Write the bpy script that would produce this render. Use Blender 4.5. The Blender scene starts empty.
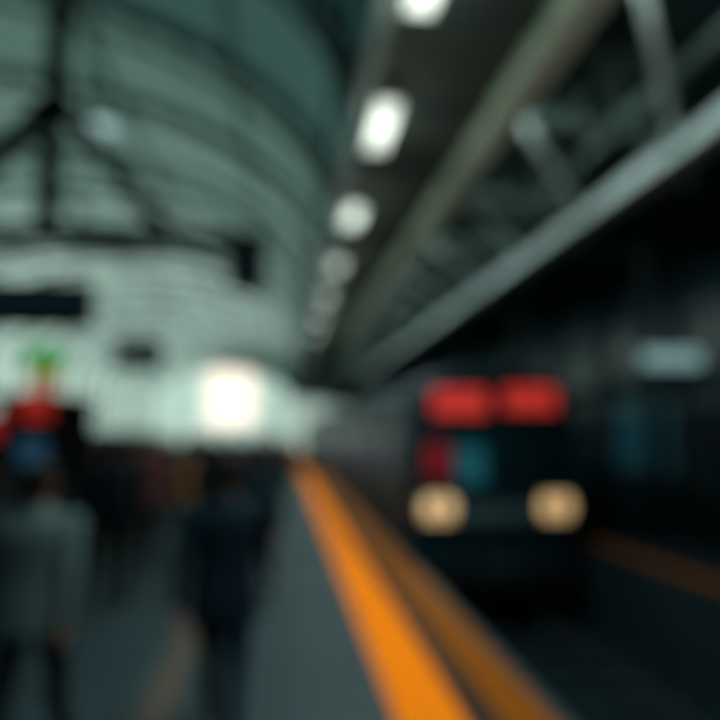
import bpy, bmesh, math, random
import numpy as np
from mathutils import Vector, Matrix
random.seed(7)
scene=bpy.context.scene
DOF=True
H=1.85
# ---------------------------------------------------------------- materials
MATS={}
def mat(name,col,rough=0.6,metal=0.0,emit=None,es=1.0,noise=0.15,scale=6.0,bump=0.0,brick=None,spec=0.5):
    if name in MATS: return MATS[name]
    m=bpy.data.materials.new(name); m.use_nodes=True
    nt=m.node_tree; b=nt.nodes['Principled BSDF']
    b.inputs['Roughness'].default_value=rough
    b.inputs['Metallic'].default_value=metal
    b.inputs['Specular IOR Level'].default_value=spec
    tc=nt.nodes.new('ShaderNodeTexCoord')
    nz=nt.nodes.new('ShaderNodeTexNoise'); nz.inputs['Scale'].default_value=scale
    nt.links.new(tc.outputs['Object'],nz.inputs['Vector'])
    mx=nt.nodes.new('ShaderNodeMix'); mx.data_type='RGBA'
    mx.inputs[6].default_value=[v*(1-noise) for v in col]+[1]
    mx.inputs[7].default_value=[min(1,v*(1+noise)) for v in col]+[1]
    nt.links.new(nz.outputs['Fac'],mx.inputs[0])
    out=mx.outputs[2]
    if brick:
        bk=nt.nodes.new('ShaderNodeTexBrick'); bk.inputs['Scale'].default_value=1.0
        bk.offset=0.0
        bk.inputs['Brick Width'].default_value=brick; bk.inputs['Row Height'].default_value=brick
        bk.inputs['Mortar Size'].default_value=0.012
        nt.links.new(tc.outputs['Object'],bk.inputs['Vector'])
        nt.links.new(out,bk.inputs['Color1'])
        bk.inputs['Color2'].default_value=[v*1.35 for v in col]+[1]
        bk.inputs['Mortar'].default_value=[v*0.4 for v in col]+[1]
        out=bk.outputs['Color']
    nt.links.new(out,b.inputs['Base Color'])
    if emit:
        b.inputs['Emission Color'].default_value=list(emit)+[1]
        b.inputs['Emission Strength'].default_value=es
    if bump:
        bp=nt.nodes.new('ShaderNodeBump'); bp.inputs['Strength'].default_value=bump
        nt.links.new(nz.outputs['Fac'],bp.inputs['Height']); nt.links.new(bp.outputs[0],b.inputs['Normal'])
    MATS[name]=m; return m

M_floor=mat('platform_granite',(0.014,0.031,0.037),rough=0.6,brick=0.6,bump=0.05,spec=0.3)
M_tan=mat('tan_tactile',(0.065,0.05,0.036),rough=0.6,bump=0.3,scale=30)
M_yel=mat('yellow_tactile',(0.72,0.17,0.0),rough=0.7,bump=0.3,scale=30,noise=0.05,spec=0.05)
M_yel2=mat('worn_yellow_edge',(0.17,0.05,0.002),rough=0.7,bump=0.3,scale=20,noise=0.3,spec=0.05)
M_dgap=mat('dark_channel',(0.006,0.010,0.011),spec=0.1)
M_conc=mat('dark_concrete',(0.004,0.018,0.024),rough=0.9,bump=0.2,spec=0.2)
M_ballast=mat('ballast',(0.003,0.012,0.016),rough=1,bump=0.8,scale=25,noise=0.5,spec=0.1)
M_rail=mat('rail_steel',(0.015,0.022,0.024),rough=0.7,spec=0.2)
M_sleeper=mat('sleeper',(0.005,0.013,0.016),rough=0.9,spec=0.1)
M_wall=mat('dark_wall_panel',(0.003,0.035,0.046),rough=0.6,spec=0.2)
M_back=mat('back_wall_paint',(0.05,0.07,0.07),rough=0.8)
M_glassd=mat('dark_glass',(0.004,0.03,0.04),rough=0.2)
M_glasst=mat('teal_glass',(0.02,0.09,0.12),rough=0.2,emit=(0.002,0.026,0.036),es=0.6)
M_roofA=mat('roof_sheet_glow_a',(0.05,0.10,0.095),rough=0.8,emit=(0.010,0.034,0.034),es=1,spec=0.2)  # roof sheets step up in emission: far haze and daylight glow put in
M_roofA2=mat('roof_sheet_glow_a2',(0.08,0.14,0.13),rough=0.8,emit=(0.032,0.075,0.068),es=1,spec=0.2)
M_roofA3=mat('roof_sheet_glow_a3',(0.14,0.22,0.2),rough=0.8,emit=(0.075,0.14,0.122),es=1,spec=0.2)
M_roofB=mat('roof_sheet_glow_b',(0.25,0.35,0.33),rough=0.7,emit=(0.125,0.215,0.185),es=1)
M_roofC=mat('roof_sheet_glow_c',(0.38,0.5,0.48),rough=0.7,emit=(0.24,0.37,0.32),es=1)
M_roofD=mat('roof_sheet_glow_d',(0.38,0.5,0.48),rough=0.7,emit=(0.48,0.66,0.57),es=1)
M_rib=mat('roof_rib_steel',(0.07,0.13,0.125),rough=0.6,spec=0.3)
M_ribd=mat('roof_purlin_dark',(0.03,0.055,0.055),rough=0.6)
M_soffit=mat('soffit_board',(0.045,0.06,0.05),rough=0.8)
M_beam=mat('beam_cream_paint',(0.70,0.86,0.72),rough=0.6)
M_fascia=mat('fascia_pale_paint',(0.78,0.93,0.90),rough=0.5)
M_deck=mat('canopy_deck_dark',(0.015,0.045,0.045),rough=0.9)
M_truss=mat('truss_grey_paint',(0.16,0.23,0.21),rough=0.6)
M_dark=mat('black_steel',(0.004,0.018,0.022),rough=0.5,spec=0.3)
LC=(0.88,1.0,0.86)
M_lamp=mat('lamp_diffuser',(0.9,0.9,0.85),emit=LC,es=0.75)
M_lampb=mat('lamp_diffuser_dim',(0.8,0.85,0.8),emit=LC,es=0.55)  # far lamps: fade with distance set as weaker emission and greyer base
M_lampd=mat('lamp_diffuser_faint',(0.6,0.65,0.6),emit=(0.85,1.0,0.9),es=0.2)
M_lamph=mat('lamp_housing',(0.25,0.30,0.28))
M_endglass=mat('gable_glazing',(0.4,0.5,0.48),emit=(0.43,0.57,0.50),es=1)  # panes carry emission in place of daylight coming through
M_mull=mat('mullion',(0.1,0.13,0.13))
# ---------------------------------------------------------------- mesh builder
class MB:
    def __init__(s): s.bm=bmesh.new(); s.mats=[]
    def mi(s,m):
        if m not in s.mats: s.mats.append(m)
        return s.mats.index(m)
    def _tag(s,vs,m,smooth=False):
        i=s.mi(m); fs=set()
        for v in vs:
            for f in v.link_faces: fs.add(f)
        for f in fs: f.material_index=i; f.smooth=smooth
    def box(s,x0,x1,y0,y1,z0,z1,m):
        M=Matrix.Translation(((x0+x1)/2,(y0+y1)/2,(z0+z1)/2))@Matrix.Diagonal((abs(x1-x0),abs(y1-y0),abs(z1-z0),1))
        r=bmesh.ops.create_cube(s.bm,size=1,matrix=M); s._tag(r['verts'],m)
    def beam(s,p0,p1,w,h,m):
        p0=Vector(p0);p1=Vector(p1);d=p1-p0;L=d.length;d.normalize()
        up=Vector((0,0,1)) if abs(d.z)<0.95 else Vector((0,1,0))
        x=d.cross(up).normalized();z=x.cross(d)
        R=Matrix((x,d,z)).transposed().to_4x4()
        M=Matrix.Translation((p0+p1)/2)@R@Matrix.Diagonal((w,L,h,1))
        r=bmesh.ops.create_cube(s.bm,size=1,matrix=M); s._tag(r['verts'],m)
    def cyl(s,p0,p1,r0,m,r1=None,seg=16,caps=True):
        p0=Vector(p0);p1=Vector(p1);d=p1-p0
        q=d.to_track_quat('Z','Y').to_matrix().to_4x4()
        r=bmesh.ops.create_cone(s.bm,cap_ends=caps,segments=seg,radius1=r0,radius2=r0 if r1 is None else r1,depth=d.length,matrix=Matrix.Translation((p0+p1)/2)@q)
        s._tag(r['verts'],m,True)
    def ell(s,c,r,m,seg=16):
        M=Matrix.Translation(c)@Matrix.Diagonal((r[0],r[1],r[2],1))
        q=bmesh.ops.create_uvsphere(s.bm,u_segments=seg,v_segments=seg//2+2,radius=1,matrix=M); s._tag(q['verts'],m,True)
    def quad(s,pts,m):
        vs=[s.bm.verts.new(p) for p in pts]; f=s.bm.faces.new(vs); f.material_index=s.mi(m)
    def done(s,name,parent=None,bevel=0,loc=None):
        me=bpy.data.meshes.new(name); s.bm.to_mesh(me); s.bm.free()
        for m in s.mats: me.materials.append(m)
        o=bpy.data.objects.new(name,me); scene.collection.objects.link(o)
        if parent: o.parent=parent
        if loc: o.location=loc
        if bevel:
            b=o.modifiers.new('bevel','BEVEL'); b.width=bevel; b.segments=2; b.limit_method='ANGLE'
        return o
def empty(name,loc=(0,0,0)):
    e=bpy.data.objects.new(name,None); e.location=loc; scene.collection.objects.link(e); return e

Y0,Y1=-8,90
XL=-19.0
YE=Y1-0.15
# ---------------------------------------------------------------- platform
b=MB()
b.box(XL,1.85,Y0,Y1,-1.5,0,M_floor)
b.done('floor')
b=MB(); b.box(0.74,1.19,Y0,YE,0.0,0.006,M_yel)
b.done('tactile_paving_strip')
b=MB(); b.box(1.19,1.40,Y0,YE,0.0,0.004,M_dgap); b.done('drain_channel')
b=MB(); b.box(1.40,1.76,Y0,YE,0.0,0.006,M_yel2); b.done('platform_edge_marking')
b=MB(); b.box(-0.95,-0.72,Y0,YE,0.0,0.006,M_tan); b.done('guide_paving_strip')
b=MB(); b.box(1.85,5.1,Y0,Y1,-1.5,-1.32,M_ballast)
b.done('floor_track_bed')
b=MB()
for x in (2.75,4.2):
    b.box(x-0.035,x+0.035,Y0,YE,-1.16,-1.10,M_rail); b.box(x-0.012,x+0.012,Y0,YE,-1.22,-1.15,M_rail); b.box(x-0.07,x+0.07,Y0,YE,-1.24,-1.22,M_rail)
y=Y0+0.3
while y<40:
    b.box(2.2,4.75,y,y+0.24,-1.32,-1.235,M_sleeper); y+=0.65
b.done('railway_track')
b=MB(); b.box(5.1,9.4,Y0,Y1,-1.5,0,M_conc); b.done('floor_far_platform')
b=MB(); b.box(5.12,5.42,Y0,YE,0,0.006,M_yel2); b.done('platform_edge_marking')

# ---------------------------------------------------------------- walls
b=MB()
b.box(9.2,9.4,Y0,Y1,0,6.0,M_wall)
b.box(9.2,9.4,Y0,Y1,6.0,8.0,M_wall)
y=0
while y<60:
    b.box(9.05,9.2,y,y+0.25,0,6.0,M_conc)
    y+=3.2
b.done('wall_right')
y=0.25; n=1
while y<50:
    w=MB()
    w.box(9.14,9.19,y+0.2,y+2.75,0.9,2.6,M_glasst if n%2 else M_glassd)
    w.box(9.1,9.2,y+0.1,y+2.85,2.6,2.7,M_mull); w.box(9.1,9.2,y+0.1,y+2.85,0.8,0.9,M_mull)
    w.box(9.1,9.2,y+0.1,y+0.2,0.9,2.6,M_mull); w.box(9.1,9.2,y+2.75,y+2.85,0.9,2.6,M_mull); w.box(9.12,9.2,y+1.44,y+1.5,0.9,2.6,M_mull)
    w.box(9.14,9.19,y+0.2,y+2.75,3.3,4.6,M_glassd)
    w.box(9.1,9.2,y+0.1,y+2.85,4.6,4.7,M_mull); w.box(9.1,9.2,y+0.1,y+2.85,3.2,3.3,M_mull)
    w.done('window_%d'%n); n+=1; y+=3.2
b=MB(); b.box(XL,9.4,Y0-0.2,Y0,-1.5,12,M_back); b.done('wall_back')
b=MB()
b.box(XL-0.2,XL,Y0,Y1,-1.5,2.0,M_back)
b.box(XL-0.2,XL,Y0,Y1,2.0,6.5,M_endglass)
y=Y0
while y<Y1:
    b.box(XL,XL+0.25,y,y+0.3,0,6.5,M_mull); y+=4
b.box(XL,XL+0.15,Y0,Y1,4.1,4.25,M_mull)
b.done('wall_left')
b=MB()
ox0,ox1,oz0,oz=-11.6,-4.2,2.6,11.3
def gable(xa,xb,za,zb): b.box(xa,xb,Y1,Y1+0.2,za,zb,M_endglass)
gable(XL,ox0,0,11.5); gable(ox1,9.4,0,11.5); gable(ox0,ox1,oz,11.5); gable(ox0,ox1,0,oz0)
x=XL
while x<9.4:
    if not(ox0-0.2<x<ox1): b.box(x,x+0.2,Y1-0.1,Y1,0,11,M_mull)
    x+=2.5
b.box(ox1,9.4,Y1-0.1,Y1,4,4.2,M_mull)
b.done('wall_far')

# ---------------------------------------------------------------- vault
cx=(XL+1.0)/2; a=(1.0-XL)/2; zs=6.5; hv=5.0
def vp(t):
    th=math.pi*t
    return (cx+a*math.cos(th), zs+hv*math.sin(th))
NS=28
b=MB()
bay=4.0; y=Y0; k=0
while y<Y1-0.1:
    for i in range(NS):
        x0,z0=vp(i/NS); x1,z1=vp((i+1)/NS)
        if y<8: m=M_roofA  # bays glow brighter with distance, painting in the hazy far end
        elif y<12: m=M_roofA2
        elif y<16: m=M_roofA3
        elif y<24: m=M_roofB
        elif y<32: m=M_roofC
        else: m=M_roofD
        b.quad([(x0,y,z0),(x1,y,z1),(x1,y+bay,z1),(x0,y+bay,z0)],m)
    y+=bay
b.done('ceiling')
b=MB()
y=Y0+bay
while y<YE:
    for i in range(NS):
        x0,z0=vp(i/NS); x1,z1=vp((i+1)/NS)
        b.beam((x0,y,z0-0.12),(x1,y,z1-0.12),0.22,0.3,M_rib)
        b.beam((x0,y,z0-0.75),(x1,y,z1-0.75),0.10,0.12,M_rib)
        b.beam((x0,y,z0-0.75),(x1,y,z1-0.12),0.05,0.05,M_rib)
    y+=bay
for i in range(2,NS,4):
    x0,z0=vp(i/NS)
    b.box(x0-0.05,x0+0.05,Y0,YE,z0-0.2,z0-0.05,M_rib)
b.done('roof_arch_ribs')

# ---------------------------------------------------------------- canopy right
b=MB(); b.box(1.0,2.84,Y0,Y1,6.55,6.7,M_soffit)
y=Y0
while y<Y1:
    b.box(1.08,2.84,y,y+0.12,6.45,6.55,M_ribd); y+=2.0
b.done('ceiling_soffit')
b=MB()
b.box(0.9,1.0,Y0,Y1,6.3,6.75,M_truss); b.box(1.0,1.08,Y0,Y1,6.3,6.36,M_truss)
b.done('trim_1')
b=MB()
b.box(2.88,3.28,Y0,YE,6.26,6.31,M_beam); b.box(3.02,3.12,Y0,YE,6.31,6.6,M_beam); b.box(2.88,3.28,Y0,YE,6.6,6.64,M_beam)
b.done('steel_girder')
b=MB()
b.quad([(2.86,Y0,7.9),(9.4,Y0,7.4),(9.4,Y1,7.4),(2.86,Y1,7.9)],M_deck)
b.quad([(2.86,Y0,6.7),(2.86,Y1,6.7),(2.86,Y1,7.9),(2.86,Y0,7.9)],M_deck)
b.done('ceiling_canopy')
b=MB()
y=Y0+1.0
while y<YE:
    b.beam((3.3,y,6.55),(5.86,y,6.25),0.14,0.18,M_truss)
    b.beam((3.3,y,7.7),(5.86,y,7.5),0.12,0.16,M_truss)
    for j in range(3):
        u0=j/3;u1=(j+1)/3
        A=(3.3+2.5*u0,y,6.55-0.3*u0); B=(3.3+2.5*u1,y,7.7-0.2*u1); C=(3.3+2.5*u1,y,6.55-0.3*u1)
        b.beam(A,B,0.1,0.12,M_truss); b.beam(B,C,0.1,0.1,M_truss)
    # plan bracing
    b.beam((3.35,y,6.56),(5.8,y+3.0,6.28),0.12,0.08,M_fascia)
    y+=3.0
for x,z in ((4.97,6.40),):
    b.box(x-0.06,x+0.06,Y0,YE,z,z+0.12,M_truss)
b.box(5.85,5.98,Y0,YE,5.86,6.34,M_fascia); b.box(5.60,5.85,Y0,YE,5.86,5.92,M_fascia)
b.done('roof_truss')
b=MB(); b.box(6.0,9.4,Y0,Y1,5.8,5.95,M_deck)
y=Y0
while y<Y1:
    b.box(6.0,9.2,y,y+0.15,5.6,5.8,M_dark); y+=3.2
b.done('ceiling_far_platform')
y=4.6
while y<60:
    b=MB(); b.box(7.1,7.3,y-0.1,y+0.1,0.02,5.6,M_dark); b.box(6.98,7.42,y-0.22,y+0.22,0.0,0.06,M_dark); b.beam((7.2,y,4.9),(6.3,y,5.6),0.1,0.1,M_dark); b.beam((7.2,y,4.9),(8.1,y,5.6),0.1,0.1,M_dark)
    b.done('steel_column'); y+=6.4
# added fill lights in strip housings, put in to brighten canopy and fascia
for y in (1,8,15,22,30,40):
    b=MB(); b.box(3.30,3.36,y-3,y+3,6.34,6.44,M_lamph); b.box(3.28,3.30,y-0.1,y+0.1,6.35,6.42,M_lamph)
    o=b.done('added_fill_strip')
    L=bpy.data.lights.new('canopy_fill','AREA'); L.shape='RECTANGLE'; L.size=5.9; L.size_y=0.06; L.energy=22; L.color=(0.78,1.0,0.96); L.spread=math.radians(110)
    lo=bpy.data.objects.new('canopy_fill',L); lo.location=(3.38,y,6.37)
    zax=-Vector((1,0,-0.12)).normalized(); xax=Vector((0,1,0)); yax=zax.cross(xax)
    lo.rotation_euler=Matrix((xax,yax,zax)).transposed().to_euler()
    scene.collection.objects.link(lo); lo.parent=o

# ---------------------------------------------------------------- lamps
LX=1.36
for i,y in enumerate((-2.0,2.0,5.4,8.35,12.1,15.9,19.8,23.7,27.6,31.5,35.4,39.3,43.2,50,57,64,71)):
    b=MB(); lm=M_lamp if y<10 else (M_lampb if y<14 else M_lampd)
    hl=0.45 if y<6 else (0.7 if y<10 else 0.6)
    b.box(LX-0.18,LX+0.18,y-hl-.04,y+hl+.04,6.36,6.50,M_lamph)
    b.box(LX-0.15,LX+0.15,y-hl,y+hl,6.33,6.36,lm)
    b.box(LX-0.06,LX-0.02,y-0.3,y-0.26,6.5,6.55,M_lamph); b.box(LX+0.02,LX+0.06,y+0.26,y+0.3,6.5,6.55,M_lamph)
    o=b.done('ceiling_light')
    if y<30:
        L=bpy.data.lights.new('louvre_light','AREA'); L.shape='RECTANGLE'; L.size=0.28; L.size_y=0.9
        L.energy=70; L.spread=math.radians(95); L.color=(0.88,1.0,0.95)
        lo=bpy.data.objects.new('louvre_light',L); lo.location=(LX,y,6.32); scene.collection.objects.link(lo)
        lo.parent=o
        L=bpy.data.lights.new('added_fill_point','POINT'); L.energy=22; L.shadow_soft_size=0.0; L.color=(0.88,1.0,0.92)  # invisible point light added below the lamp to brighten girder and soffit
        lo=bpy.data.objects.new('added_fill_point',L); lo.location=(LX,y,5.8); scene.collection.objects.link(lo)
        lo.parent=o

# ---------------------------------------------------------------- gantry on left
g=empty('overhead_gantry')
b=MB(); GY=10.0
b.box(-6.5,-0.35,GY-0.09,GY+0.09,4.93,5.19,M_dark)
b.box(-6.5,-0.35,GY-0.05,GY+0.05,4.7,4.76,M_dark)
for j in range(12):
    x=-6.4+j*0.5; b.beam((x,GY,4.72),(x+0.25,GY,4.98),0.04,0.04,M_dark); b.beam((x+0.25,GY,4.98),(x+0.5,GY,4.72),0.04,0.04,M_dark)
b.done('gantry_beam',g)
b=MB()
b.box(-4.05,-3.75,GY-0.12,GY+0.12,5.1,10.2,M_dark)
b.beam((-3.75,GY,7.3),(-2.0,GY,5.1),0.24,0.3,M_dark)
b.beam((-4.0,GY,7.3),(-5.6,GY,5.1),0.24,0.26,M_dark)
b.done('gantry_hanger',g)
c=empty('hanging_clock')
b=MB(); b.box(-0.66,-0.62,GY-0.03,GY+0.03,4.95,5.0,M_dark); b.cyl((-0.66,GY,4.98),(-0.66,GY,4.3),0.03,M_dark); b.done('rod',c)
b=MB(); b.box(-0.97,-0.37,GY-0.16,GY+0.16,4.2,4.95,M_dark); b.cyl((-0.67,GY-0.17,4.6),(-0.67,GY-0.19,4.6),0.2,M_glassd,seg=24); b.done('case',c,bevel=0.03)
M_led=mat('led_panel',(0.01,0.02,0.03),rough=0.3,emit=(0.004,0.014,0.02),es=0.4)
d=empty('departure_board')
b=MB(); b.box(-5.3,-2.8,8.9,9.15,3.34,4.0,M_dark); b.box(-5.2,-2.9,8.885,8.9,3.45,3.92,M_led); b.done('case',d,bevel=0.02)
b=MB()
for x in (-5.0,-3.05): b.cyl((x,9.02,4.0),(x,9.02,9.6),0.025,M_dark)
b.done('hanger_rods',d)
d=empty('hanging_sign')
b=MB(); b.box(-5.0,-3.6,18,18.2,3.7,4.5,M_dark); b.done('case',d,bevel=0.02)
b=MB(); 
for x in (-4.8,-3.8): b.cyl((x,18.1,4.3),(x,18.1,10.3),0.025,M_dark)
b.done('hanger_rods',d)
d=empty('pendant_lamp')
b=MB(); b.cyl((-3.9,12.5,8.25),(-3.9,12.5,8.6),0.34,M_lamph,r1=0.12,seg=24); b.cyl((-3.9,12.5,8.6),(-3.9,12.5,10.6),0.02,M_dark); b.done('shade',d)
b=MB(); b.ell((-3.9,12.5,8.26),(0.28,0.28,0.14),mat('pendant_bulb',(0.6,0.7,0.7),emit=(0.4,0.62,0.6),es=1.0)); b.done('bulb',d)

# ---------------------------------------------------------------- kiosk
M_green=mat('green_lit_sign',(0.02,0.3,0.08),emit=(0.03,0.26,0.06),es=0.9)
M_orange=mat('orange_lit_sign',(0.5,0.2,0.02),emit=(0.40,0.16,0.03),es=0.7)
M_redk=mat('red_lit_sign',(0.3,0.02,0.01),emit=(0.36,0.02,0.014),es=0.7)
M_bluek=mat('blue_poster',(0.03,0.10,0.2),emit=(0.02,0.07,0.13),es=0.6)
M_kiosk=mat('kiosk_body',(0.015,0.03,0.035))
k=empty('newsstand_kiosk')
b=MB()
KX0,KX1,KY=-4.75,-3.25,9.4
b.box(KX0,KX1,KY,KY+1.4,0.0,1.0,M_kiosk)
b.box(KX0-0.06,KX1+0.06,KY-0.1,KY+1.5,1.0,1.06,M_dark)
for x in (KX0,KX1-0.08):
    b.box(x,x+0.08,KY,KY+0.08,1.06,2.3,M_dark); b.box(x,x+0.08,KY+1.3,KY+1.38,1.06,2.3,M_dark)
b.box(KX0,KX1,KY+1.32,KY+1.38,1.06,2.3,M_kiosk)
b.box(KX0-0.1,KX1+0.06,KY-0.12,KY+1.5,2.3,2.4,M_dark)
for z in (1.35,1.7,2.0): b.box(KX0+0.1,KX1-0.1,KY+1.0,KY+1.32,z,z+0.03,M_dark)
b.done('kiosk_body',k,bevel=0.01)
b=MB()
b.box(-3.85,-3.35,KY-0.02,KY+0.2,2.78,3.12,M_green); b.box(-3.75,-3.4,KY-0.02,KY+0.2,2.55,2.76,M_orange)
b.box(-3.62,-3.54,KY+0.02,KY+0.12,2.4,2.6,M_dark)
b.done('roof_signs',k)
b=MB(); b.box(-3.82,-3.38,KY-0.16,KY-0.12,2.02,2.44,M_redk); b.box(-4.9,-4.05,KY-0.16,KY-0.12,1.75,2.1,M_redk); b.done('red_fascia_sign',k)
b=MB(); b.box(-3.8,-3.42,KY-0.15,KY-0.12,1.40,1.75,M_bluek); b.done('blue_poster',k)

# ---------------------------------------------------------------- train
M_tbody=mat('train_body_dark',(0.004,0.022,0.030),rough=0.5,spec=0.2)
M_tband=mat('train_pale_band',(0.06,0.12,0.14),rough=0.6)
M_tside=mat('train_side_band',(0.014,0.026,0.032),rough=0.6,spec=0.2)
M_tred=mat('train_red_panel',(0.25,0.01,0.012),rough=0.4,emit=(0.08,0.004,0.008),es=1)
M_tteal=mat('train_teal_panel',(0.02,0.14,0.16),rough=0.4,emit=(0.003,0.045,0.06),es=1)
M_dest=mat('destination_led_red',(0.35,0.02,0.01),emit=(0.46,0.028,0.022),es=1.0)
M_hl=mat('headlight_warm',(1,0.8,0.5),emit=(1.0,0.60,0.26),es=0.8)
M_win=mat('train_side_window',(0.02,0.03,0.04),rough=0.3,emit=(0.05,0.05,0.065),es=0.5,spec=0.3)
M_under=mat('train_underframe',(0.004,0.009,0.011),rough=0.8,spec=0.2)
TX=3.5; TY=9.8
t=empty('train',(0,0,0))
def prof(s,zc=1.2):
    hw=1.43
    raw=[(-hw,-0.55),(-hw,2.35)]
    for i in range(1,8):
        an=math.pi*(1-i/8); raw.append((hw*math.cos(an)*(1.0),2.35+0.65*math.sin(an)**0.8))
    raw+=[(hw,2.35),(hw,-0.55)]
    return [(TX+x*s,zc+(z-zc)*s) for x,z in raw]
def car(y0,y1,name):
    bm=bmesh.new(); rings=[]
    st=[(y0,0.93),(y0+0.10,0.97),(y0+0.35,1.0),(y1-0.2,1.0),(y1,0.97)]
    for y,s in st: rings.append([bm.verts.new((x,y,z)) for x,z in prof(s)])
    n=len(rings[0])
    for a_,b_ in zip(rings[:-1],rings[1:]):
        for i in range(n):
            j=(i+1)%n; f=bm.faces.new((a_[i],a_[j],b_[j],b_[i]))
    bm.faces.new(rings[0][::-1]); bm.faces.new(rings[-1])
    bmesh.ops.recalc_face_normals(bm,faces=bm.faces)
    me=bpy.data.meshes.new(name); bm.to_mesh(me); bm.free(); me.materials.append(M_tbody)
    o=bpy.data.objects.new(name,me); scene.collection.objects.link(o); o.parent=t
    w=MB()
    for sx in (-1,1):
        xs=TX+sx*1.43
        y=y0+1.2; kk=0
        while y<y1-1.6:
            if kk%3==1:
                w.box(xs-0.02,xs+0.02,y,y+0.62,0.05,2.05,M_tside); w.box(xs-0.02,xs+0.02,y+0.66,y+1.28,0.05,2.05,M_tside)
                w.box(xs-0.03,xs+0.03,y+0.12,y+0.5,1.0,1.85,M_win); w.box(xs-0.03,xs+0.03,y+0.78,y+1.16,1.0,1.85,M_win)
            else: w.box(xs-0.015,xs+0.015,y,y+1.35,0.95,1.85,M_win)
            y+=1.65; kk+=1
        w.box(xs-0.012,xs+0.012,y0+0.4,y1-0.3,0.45,0.7,M_tside)
    w.done(name+'_windows_doors',t)
    u=MB()
    for yc in (y0+3.2,y1-3.2):
        u.box(TX-1.0,TX+1.0,yc-1.3,yc+1.3,-0.85,-0.6,M_under)
        for yw in (yc-0.95,yc+0.95):
            for xw in (2.75,4.2): u.cyl((xw-0.06,yw,-0.68),(xw+0.06,yw,-0.68),0.42,M_rail,seg=24)
            u.cyl((2.75,yw,-0.68),(4.2,yw,-0.68),0.07,M_under)
    u.box(TX-1.2,TX+1.2,y0+6,y1-6,-0.95,-0.55,M_under)
    u.box(TX-0.9,TX+0.9,y0+5,y0+8,2.95,3.15,M_under)
    u.done(name+'_bogies',t)
car(TY,TY+20,'carriage_a'); car(TY+20.5,TY+40,'carriage_b'); car(TY+40.5,TY+60,'carriage_c')
f=MB()
yf=TY
f.box(TX-1.2,TX-0.42,yf-0.03,yf+0.02,1.12,2.02,M_glassd)
f.box(TX+0.42,TX+1.2,yf-0.03,yf+0.02,1.12,2.02,M_glassd)
f.box(TX-0.36,TX+0.36,yf-0.035,yf+0.02,0.2,2.08,M_tbody)
f.box(TX-0.25,TX+0.25,yf-0.045,yf-0.03,1.15,1.95,M_glassd)
f.done('windscreens',t,bevel=0.02)
f=MB()
f.box(TX-1.2,TX-0.78,yf-0.04,yf-0.03,1.12,1.66,M_tred)
f.box(TX-0.68,TX-0.2,yf-0.05,yf-0.03,1.0,1.62,M_tteal)
f.box(TX-0.95,TX+0.95,yf-0.05,yf,0.38,0.66,M_tband)
f.done('front_panels',t,bevel=0.01)
f=MB()
f.box(TX-1.1,TX-0.12,yf-0.06,yf+0.05,2.1,2.6,M_dark); f.box(TX+0.12,TX+1.1,yf-0.06,yf+0.05,2.1,2.6,M_dark)
f.box(TX-1.07,TX-0.14,yf-0.07,yf-0.05,2.13,2.55,M_dest); f.box(TX+0.16,TX+1.08,yf-0.07,yf-0.05,2.2,2.60,M_dest)
f.done('destination_signs',t)
f=MB()
for sx in (-1,1):
    x=TX+sx*1.0
    f.box(x-0.34,x+0.34,yf-0.07,yf,0.34,0.88,M_dark)
    f.box(x-0.31,x+0.31,yf-0.08,yf-0.07,0.37,0.85,M_tband)
    for xx in (x-0.15,x+0.15):
        f.cyl((xx,yf-0.1,0.62),(xx,yf-0.07,0.62),0.13,M_hl,seg=24)
    f.box(x-0.24,x+0.24,yf-0.09,yf-0.07,0.43,0.48,M_hl); f.box(x-0.24,x+0.24,yf-0.09,yf-0.07,0.76,0.80,M_hl)
f.done('headlights',t)
f=MB()
f.box(TX-1.25,TX+1.25,yf-0.12,yf+0.2,-0.75,-0.35,M_under)
f.box(TX-0.16,TX+0.16,yf-0.55,yf,-0.5,-0.2,M_under); f.cyl((TX,yf-0.62,-0.35),(TX,yf-0.5,-0.35),0.2,M_under)
for sx in (-1,1): f.cyl((TX+sx*0.7,yf-0.3,-0.3),(TX+sx*0.7,yf-0.1,-0.3),0.12,M_under)
f.beam((TX-0.45,yf-0.06,1.1),(TX-1.0,yf-0.06,1.6),0.02,0.02,M_dark); f.beam((TX+0.45,yf-0.06,1.1),(TX+1.0,yf-0.06,1.6),0.02,0.02,M_dark)
f.done('coupler_and_wipers',t,bevel=0.01)
for sx in (-1,1):
    L=bpy.data.lights.new('headlight_beam','SPOT'); L.energy=15; L.spot_size=math.radians(60); L.color=(1,0.75,0.45); L.shadow_soft_size=0.15
    lo=bpy.data.objects.new('headlight_beam',L); lo.location=(TX+sx,yf-0.2,0.62); lo.rotation_euler=(math.radians(80),0,math.pi); lo.parent=t
    scene.collection.objects.link(lo)

M_ws=mat('white_lit_sign',(0.3,0.4,0.4),emit=(0.19,0.32,0.33),es=1)
d=empty('illuminated_platform_sign')
b=MB(); b.box(6.25,7.55,10.0,10.15,2.95,3.4,M_dark); b.box(6.35,7.5,9.985,10.0,3.02,3.33,M_ws); b.done('case',d)
b=MB()
for x in (6.5,7.2): b.cyl((x,10.08,3.4),(x,10.08,5.8),0.02,M_dark)
b.done('hanger_rods',d)

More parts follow.
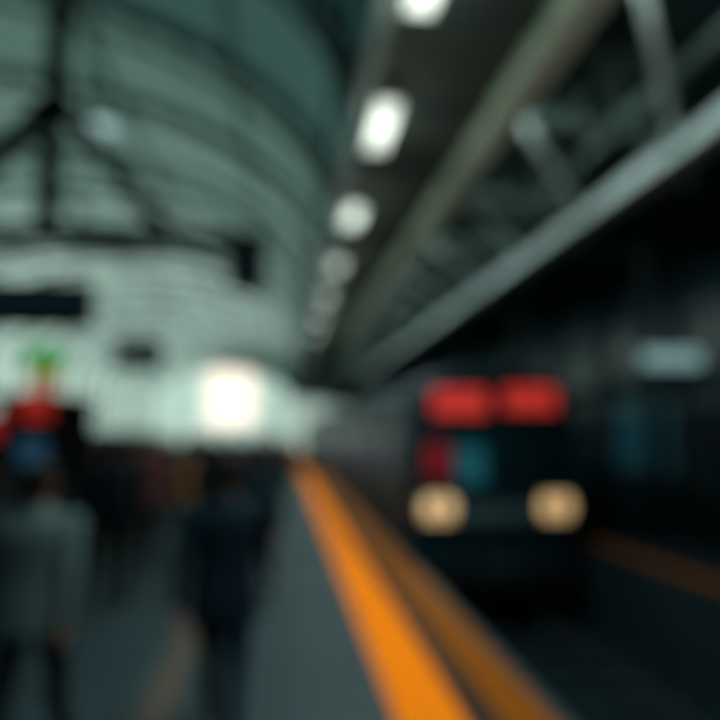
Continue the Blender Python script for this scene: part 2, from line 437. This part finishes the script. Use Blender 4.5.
# ---------------------------------------------------------------- people
def V(*a): return Vector(a)
def limb(o,ang,L,side=0.0):
    return o+V(side*L,math.sin(ang)*L,-math.cos(ang)*L*math.sqrt(max(0,1-side*side)))
POSES={
 'walk': dict(legs=((24,8,0),(-16,22,-30)),arms=((-24,12),(22,28))),
 'walk2':dict(legs=((-18,20,-32),(22,6,5)),arms=((26,30),(-20,10))),
 'stand':dict(legs=((2,3,0),(-2,4,0)),arms=((3,14),(-2,12))),
 'phone':dict(legs=((3,4,0),(-3,5,0)),arms=((4,16),(28,95))),
}
CACHE={}
def body_mesh(pose,longhair,bulk):
    key=(pose,longhair,bulk)
    if key in CACHE: return CACHE[key]
    P=POSES[pose]; caps=[]; ells=[]
    def cap(a,b_,r0,r1,t): caps.append((Vector(a),Vector(b_),r0,r1,t))
    def el(c,r,t): ells.append((Vector(c),r,t))
    bk=bulk
    TOR=[(0.80,.172+bk,.125+bk),(0.88,.174+bk,.125+bk),(0.98,.168+bk,.118+bk),(1.08,.156+bk,.108+bk),(1.18,.158+bk,.108+bk),(1.28,.17+bk,.115+bk),(1.36,.178+bk,.115+bk),(1.42,.172+bk,.102+bk*.7),(1.46,.135+bk*.7,.085+bk*.5),(1.49,.085,.07),(1.515,.065,.062)]
    cap((-0.155,0,1.415),(0.155,0,1.415),0.058+bk*.5,0.058+bk*.5,2)
    cap((0,-0.005,1.46),(0,0.015,1.57),0.056,0.052,0)
    el((0,0.015,1.655),(0.076,0.096,0.112),0); el((0,0.045,1.595),(0.055,0.062,0.062),0)
    cap((0,0.105,1.655),(0,0.122,1.622),0.009,0.015,0)
    for s in (-1,1):
        el((s*0.077,0.0,1.635),(0.012,0.022,0.032),0); el((s*0.03,0.097,1.652),(0.016,0.012,0.010),5)
        cap((s*0.018,0.104,1.675),(s*0.045,0.095,1.675),0.006,0.005,1)
        el((s*0.036,0.07,1.615),(0.025,0.03,0.025),0)
    el((0,0.1,1.585),(0.024,0.012,0.008),6)
    el((0,-0.012,1.695),(0.088,0.104,0.092),1); el((0,-0.045,1.645),(0.080,0.067,0.085),1); el((0.01,0.03,1.735),(0.066,0.07,0.045),1)
    if longhair:
        el((0,-0.07,1.55),(0.085,0.05,0.15),1); el((0.06,-0.02,1.58),(0.03,0.05,0.1),1); el((-0.06,-0.02,1.58),(0.03,0.05,0.1),1)
    for s,(ta,kb,fa) in zip((-1,1),P['legs']):
        hip=V(s*0.09,0,0.92); ta=math.radians(ta); kb=math.radians(kb)
        kn=limb(hip,ta,0.43); an=limb(kn,ta-kb,0.41)
        cap(hip,kn,0.092+bulk*.4,0.064,3); cap(kn,an,0.062,0.05,3)
        cap(kn+V(0,-0.012,-0.08),kn+V(0,-0.014,-0.16),0.062,0.058,3)
        fr=math.radians(fa); fd=V(s*0.12,math.cos(fr),math.sin(fr)).normalized()
        dn=V(0,math.sin(fr),-math.cos(fr))
        heel=an+dn*0.045-fd*0.035; toe=an+dn*0.055+fd*0.16
        cap(an,heel,0.042,0.038,4); cap(heel,toe,0.038,0.032,4); cap(an,toe,0.042,0.03,4)
        cap(heel+dn*.012,toe+dn*.006,0.032,0.03,4)
    for s,(ua,eb) in zip((-1,1),P['arms']):
        sh=V(s*(0.172+bulk),0,1.41); ua=math.radians(ua); eb=math.radians(eb)
        elb=limb(sh,ua,0.285,s*0.12); d=(limb(elb,ua+eb,0.25,s*0.02)-elb); wr=elb+d; d.normalize()
        cap(sh,elb,0.062+bulk*.4,0.05,2); cap(elb,wr,0.05,0.037,2)
        w=V(1,0,0)*s; n=d.cross(w).normalized(); 
        if n.y<0 : n=-n
        cap(wr,wr+d*0.03,0.026,0.026,0)
        for q in (-0.028,-0.01,0.01,0.028): cap(wr+d*0.02+n*q*0.7,wr+d*0.085+n*q,0.0135,0.0125,0)
        for q,L in ((-0.033,0.058),(-0.011,0.074),(0.011,0.08),(0.033,0.07)):
            a0=wr+d*0.085+n*q; a1=a0+(d+n*q*2.0-w*0.15).normalized()*L*0.45
            a2=a1+(d*0.9-w*0.5+n*q*1.2).normalized()*L*0.32; a3=a2+(d*0.7-w*0.8).normalized()*L*0.25
            cap(a0,a1,0.0095,0.0088,0); cap(a1,a2,0.0088,0.008,0); cap(a2,a3,0.008,0.0072,0)
        t0=wr+d*0.03+n*0.026; t1=t0+(d*0.7+n*0.8-w*0.2).normalized()*0.04; t2=t1+(d*0.95+n*0.3-w*0.3).normalized()*0.032
        cap(t0,t1,0.0125,0.011,0); cap(t1,t2,0.011,0.009,0)
    bm=bmesh.new()
    for a_,b_,r0,r1,t_ in caps:
        for c,r in ((a_,r0),(b_,r1)):
            bmesh.ops.create_icosphere(bm,subdivisions=2,radius=r,matrix=Matrix.Translation(c))
        dd=b_-a_
        if dd.length>1e-4:
            bmesh.ops.create_cone(bm,cap_ends=True,segments=16,radius1=r0,radius2=r1,depth=dd.length,matrix=Matrix.Translation((a_+b_)/2)@dd.to_track_quat('Z','Y').to_matrix().to_4x4())
    for c,r,t_ in ells:
        bmesh.ops.create_icosphere(bm,subdivisions=3,radius=1,matrix=Matrix.Translation(c)@Matrix.Diagonal((r[0],r[1],r[2],1)))
    rings=[[bm.verts.new((rx*math.copysign(abs(math.cos(q))**0.85,math.cos(q)),ry*math.copysign(abs(math.sin(q))**0.9,math.sin(q)),z)) for q in [2*math.pi*i/32 for i in range(32)]] for z,rx,ry in TOR]
    for r0_,r1_ in zip(rings[:-1],rings[1:]):
        for i in range(32):
            j=(i+1)%32; bm.faces.new((r0_[i],r0_[j],r1_[j],r1_[i]))
    bm.faces.new(rings[0][::-1]); bm.faces.new(rings[-1])
    me=bpy.data.meshes.new('tmp'); bm.to_mesh(me); bm.free()
    o=bpy.data.objects.new('tmp',me); scene.collection.objects.link(o)
    rm=o.modifiers.new('r','REMESH'); rm.mode='VOXEL'; rm.voxel_size=0.0065; rm.use_smooth_shade=True
    sm=o.modifiers.new('s','SMOOTH'); sm.factor=0.5; sm.iterations=3
    dg=bpy.context.evaluated_depsgraph_get(); ev=o.evaluated_get(dg)
    m2=bpy.data.meshes.new_from_object(ev); bpy.data.objects.remove(o)
    nf=len(m2.polygons); cen=np.empty(nf*3); m2.polygons.foreach_get('center',cen); cen=cen.reshape(-1,3)
    best=np.full(nf,1e9); tag=np.zeros(nf,dtype=np.int32)
    for a_,b_,r0,r1,t_ in caps:
        A=np.array(a_);D=np.array(b_)-A; L2=max(D@D,1e-9)
        u=np.clip((cen-A)@D/L2,0,1); ds=np.linalg.norm(cen-A-u[:,None]*D,axis=1)-(r0+(r1-r0)*u)
        mk=ds<best; best[mk]=ds[mk]; tag[mk]=t_
    for c,r,t_ in ells:
        R=np.array(r); q=(cen-np.array(c)); k0=np.linalg.norm(q/R,axis=1); k1=np.linalg.norm(q/(R*R),axis=1)+1e-9
        ds=k0*(k0-1)/k1
        if t_ in (5,6): ds=ds-0.002
        mk=ds<best; best[mk]=ds[mk]; tag[mk]=t_
    T=np.array(TOR); zz=cen[:,2]; RX=np.interp(zz,T[:,0],T[:,1]); RY=np.interp(zz,T[:,0],T[:,2])
    kk=np.sqrt((cen[:,0]/RX)**2+(cen[:,1]/RY)**2); ds=np.maximum((kk-1)*RY, np.maximum(0.80-zz,zz-1.51))
    mk=ds<best+0.006; best[mk]=ds[mk]; tag[mk]=2
    m2.materials.clear()
    for i in range(7): m2.materials.append(None)
    m2.polygons.foreach_set('material_index',tag)
    m2.polygons.foreach_set('use_smooth',np.ones(nf,dtype=bool))
    co=np.empty(len(m2.vertices)*3); m2.vertices.foreach_get('co',co); co=co.reshape(-1,3); co[:,2]-=co[:,2].min()
    m2.vertices.foreach_set('co',co.ravel()); m2.update()
    m2.name='body_'+pose; CACHE[key]=m2; return m2
SK=[(0.34,0.19,0.13),(0.42,0.25,0.18),(0.25,0.14,0.09)]
def cmat(pref,c,**k): return mat(pref+'_%d_%d_%d'%tuple(int(v*1000) for v in c),c,**k)
M_eye=mat('eye',(0.1,0.08,0.07),rough=0.2); M_lip=mat('lip',(0.35,0.12,0.1))
def person(name,x,y,h=1.72,head=0,pose='walk',top=(0.02,0.03,0.04),tr=(0.006,0.012,0.016),shoe=(0.008,0.008,0.008),hair=(0.010,0.008,0.008),skin=0,lh=False,bulk=0.012,pack=None):
    me=body_mesh(pose,lh,bulk)
    o=bpy.data.objects.new(name,me); scene.collection.objects.link(o)
    s=h/1.76; o.scale=(s,s,s); o.location=(x,y,0.007); o.rotation_euler=(0,0,math.radians(head))
    ms=[cmat('skin',SK[skin]),cmat('hair',hair,spec=0.2),cmat('jacket',top,rough=0.9,bump=0.1,spec=0.15),cmat('trousers',tr,rough=0.9,spec=0.15),cmat('shoe',shoe),M_eye,M_lip]
    for i,m in enumerate(ms):
        o.material_slots[i].link='OBJECT'; o.material_slots[i].material=m
    if pack:
        pm=cmat('backpack',pack,rough=0.8,spec=0.2); k_=MB()
        k_.box(-0.15,0.15,-0.29,-0.12,1.0,1.42,pm); k_.box(-0.12,0.12,-0.34,-0.28,1.03,1.22,pm)
        k_.beam((0,-0.2,1.42),(0,-0.2,1.46),0.06,0.02,pm)
        for sx in (-1,1):
            k_.beam((sx*0.1,-0.14,1.40),(sx*0.1,-0.02,1.515),0.045,0.02,pm); k_.beam((sx*0.1,-0.02,1.515),(sx*0.11,0.125,1.42),0.045,0.02,pm)
            k_.beam((sx*0.11,0.135,1.42),(sx*0.14,0.14,1.15),0.045,0.015,pm); k_.beam((sx*0.14,0.14,1.15),(sx*0.15,-0.14,1.06),0.03,0.015,pm)
        k_.done('backpack',o,bevel=0.02)
    return o
person('man_in_dark_coat',-0.34,3.75,1.74,0,'walk',top=(0.004,0.018,0.030),tr=(0.003,0.018,0.032),bulk=0.03)
person('man_in_grey_jacket',-1.38,3.7,1.68,-4,'walk2',top=(0.10,0.17,0.175),tr=(0.005,0.010,0.014),bulk=0.03)
person('commuter',-1.78,7.0,1.75,5,'stand',top=(0.005,0.015,0.022),pack=(0.007,0.015,0.024))
person('commuter',-1.9,9.3,1.78,180,'walk',top=(0.20,0.08,0.08),tr=(0.02,0.02,0.03),skin=1,lh=True)
person('commuter',-1.35,9.2,1.62,175,'walk2',top=(0.55,0.28,0.11),skin=1,lh=True)
person('commuter',-0.95,8.2,1.74,0,'walk2',top=(0.008,0.018,0.023))
person('commuter',-2.9,6.2,1.68,10,'phone',top=(0.008,0.02,0.025),skin=2)
person('commuter',-0.27,6.6,1.7,-5,'walk2',top=(0.005,0.019,0.031),bulk=0.03)
person('commuter',-2.45,8.3,1.72,0,'walk',top=(0.01,0.022,0.03))
person('commuter',-2.35,5.2,1.62,-6,'stand',top=(0.02,0.035,0.04),lh=True)
person('commuter',-0.45,9.6,1.75,0,'walk',top=(0.01,0.02,0.03),bulk=0.03)
person('commuter',-3.4,7.6,1.7,0,'walk2',top=(0.01,0.02,0.025))
cols=[(0.015,0.027,0.035),(0.05,0.025,0.022),(0.01,0.035,0.045),(0.12,0.085,0.06),(0.015,0.02,0.02),(0.10,0.08,0.06),(0.008,0.018,0.035),(0.09,0.018,0.018)]
ps=['walk','walk2','stand','phone']
pts=[]
tries=0
while len(pts)<70 and tries<9000:
    tries+=1
    y=9.5+24*random.random()**1.3; x=random.uniform(-0.48*y, 0.3)
    if x<-14: continue
    if -5.2<x<-2.6 and 8.6<y<11.6: continue
    if any((x-a_)**2+(y-b_)**2<0.7 for a_,b_ in pts+[(-1.9,9.3),(-1.35,9.2),(-0.45,9.6)]): continue
    pts.append((x,y))
for i,(x,y) in enumerate(pts):
    person('commuter',x,y,random.uniform(1.62,1.84),random.choice((0,0,180))+random.uniform(-20,20),ps[i%4] if i%3 else 'walk',top=cols[i%8],skin=i%3,lh=(i%4==0) )
person('commuter',6.9,8.4,1.72,90,'stand',top=(0.03,0.12,0.14))
person('commuter',6.4,11.8,1.68,120,'phone',top=(0.02,0.08,0.1))
person('commuter',8.0,10.5,1.75,60,'stand',top=(0.03,0.09,0.12))

# ---------------------------------------------------------------- world
w=bpy.data.worlds.new('world'); scene.world=w; w.use_nodes=True
bg=w.node_tree.nodes['Background']; bg.inputs[0].default_value=(1.0,0.92,0.76,1); bg.inputs[1].default_value=1.4
# ---------------------------------------------------------------- camera
cam=bpy.data.cameras.new('camera'); co=bpy.data.objects.new('camera',cam); scene.collection.objects.link(co)
co.location=(0,0,H); cam.sensor_width=36; cam.lens=30; cam.clip_end=300
co.rotation_euler=(math.radians(90+6.85),0,math.radians(-7.1))
if DOF:
    cam.dof.use_dof=True; cam.dof.focus_distance=0.5; cam.dof.aperture_fstop=1.0
scene.camera=co
scene.view_settings.view_transform='Standard'
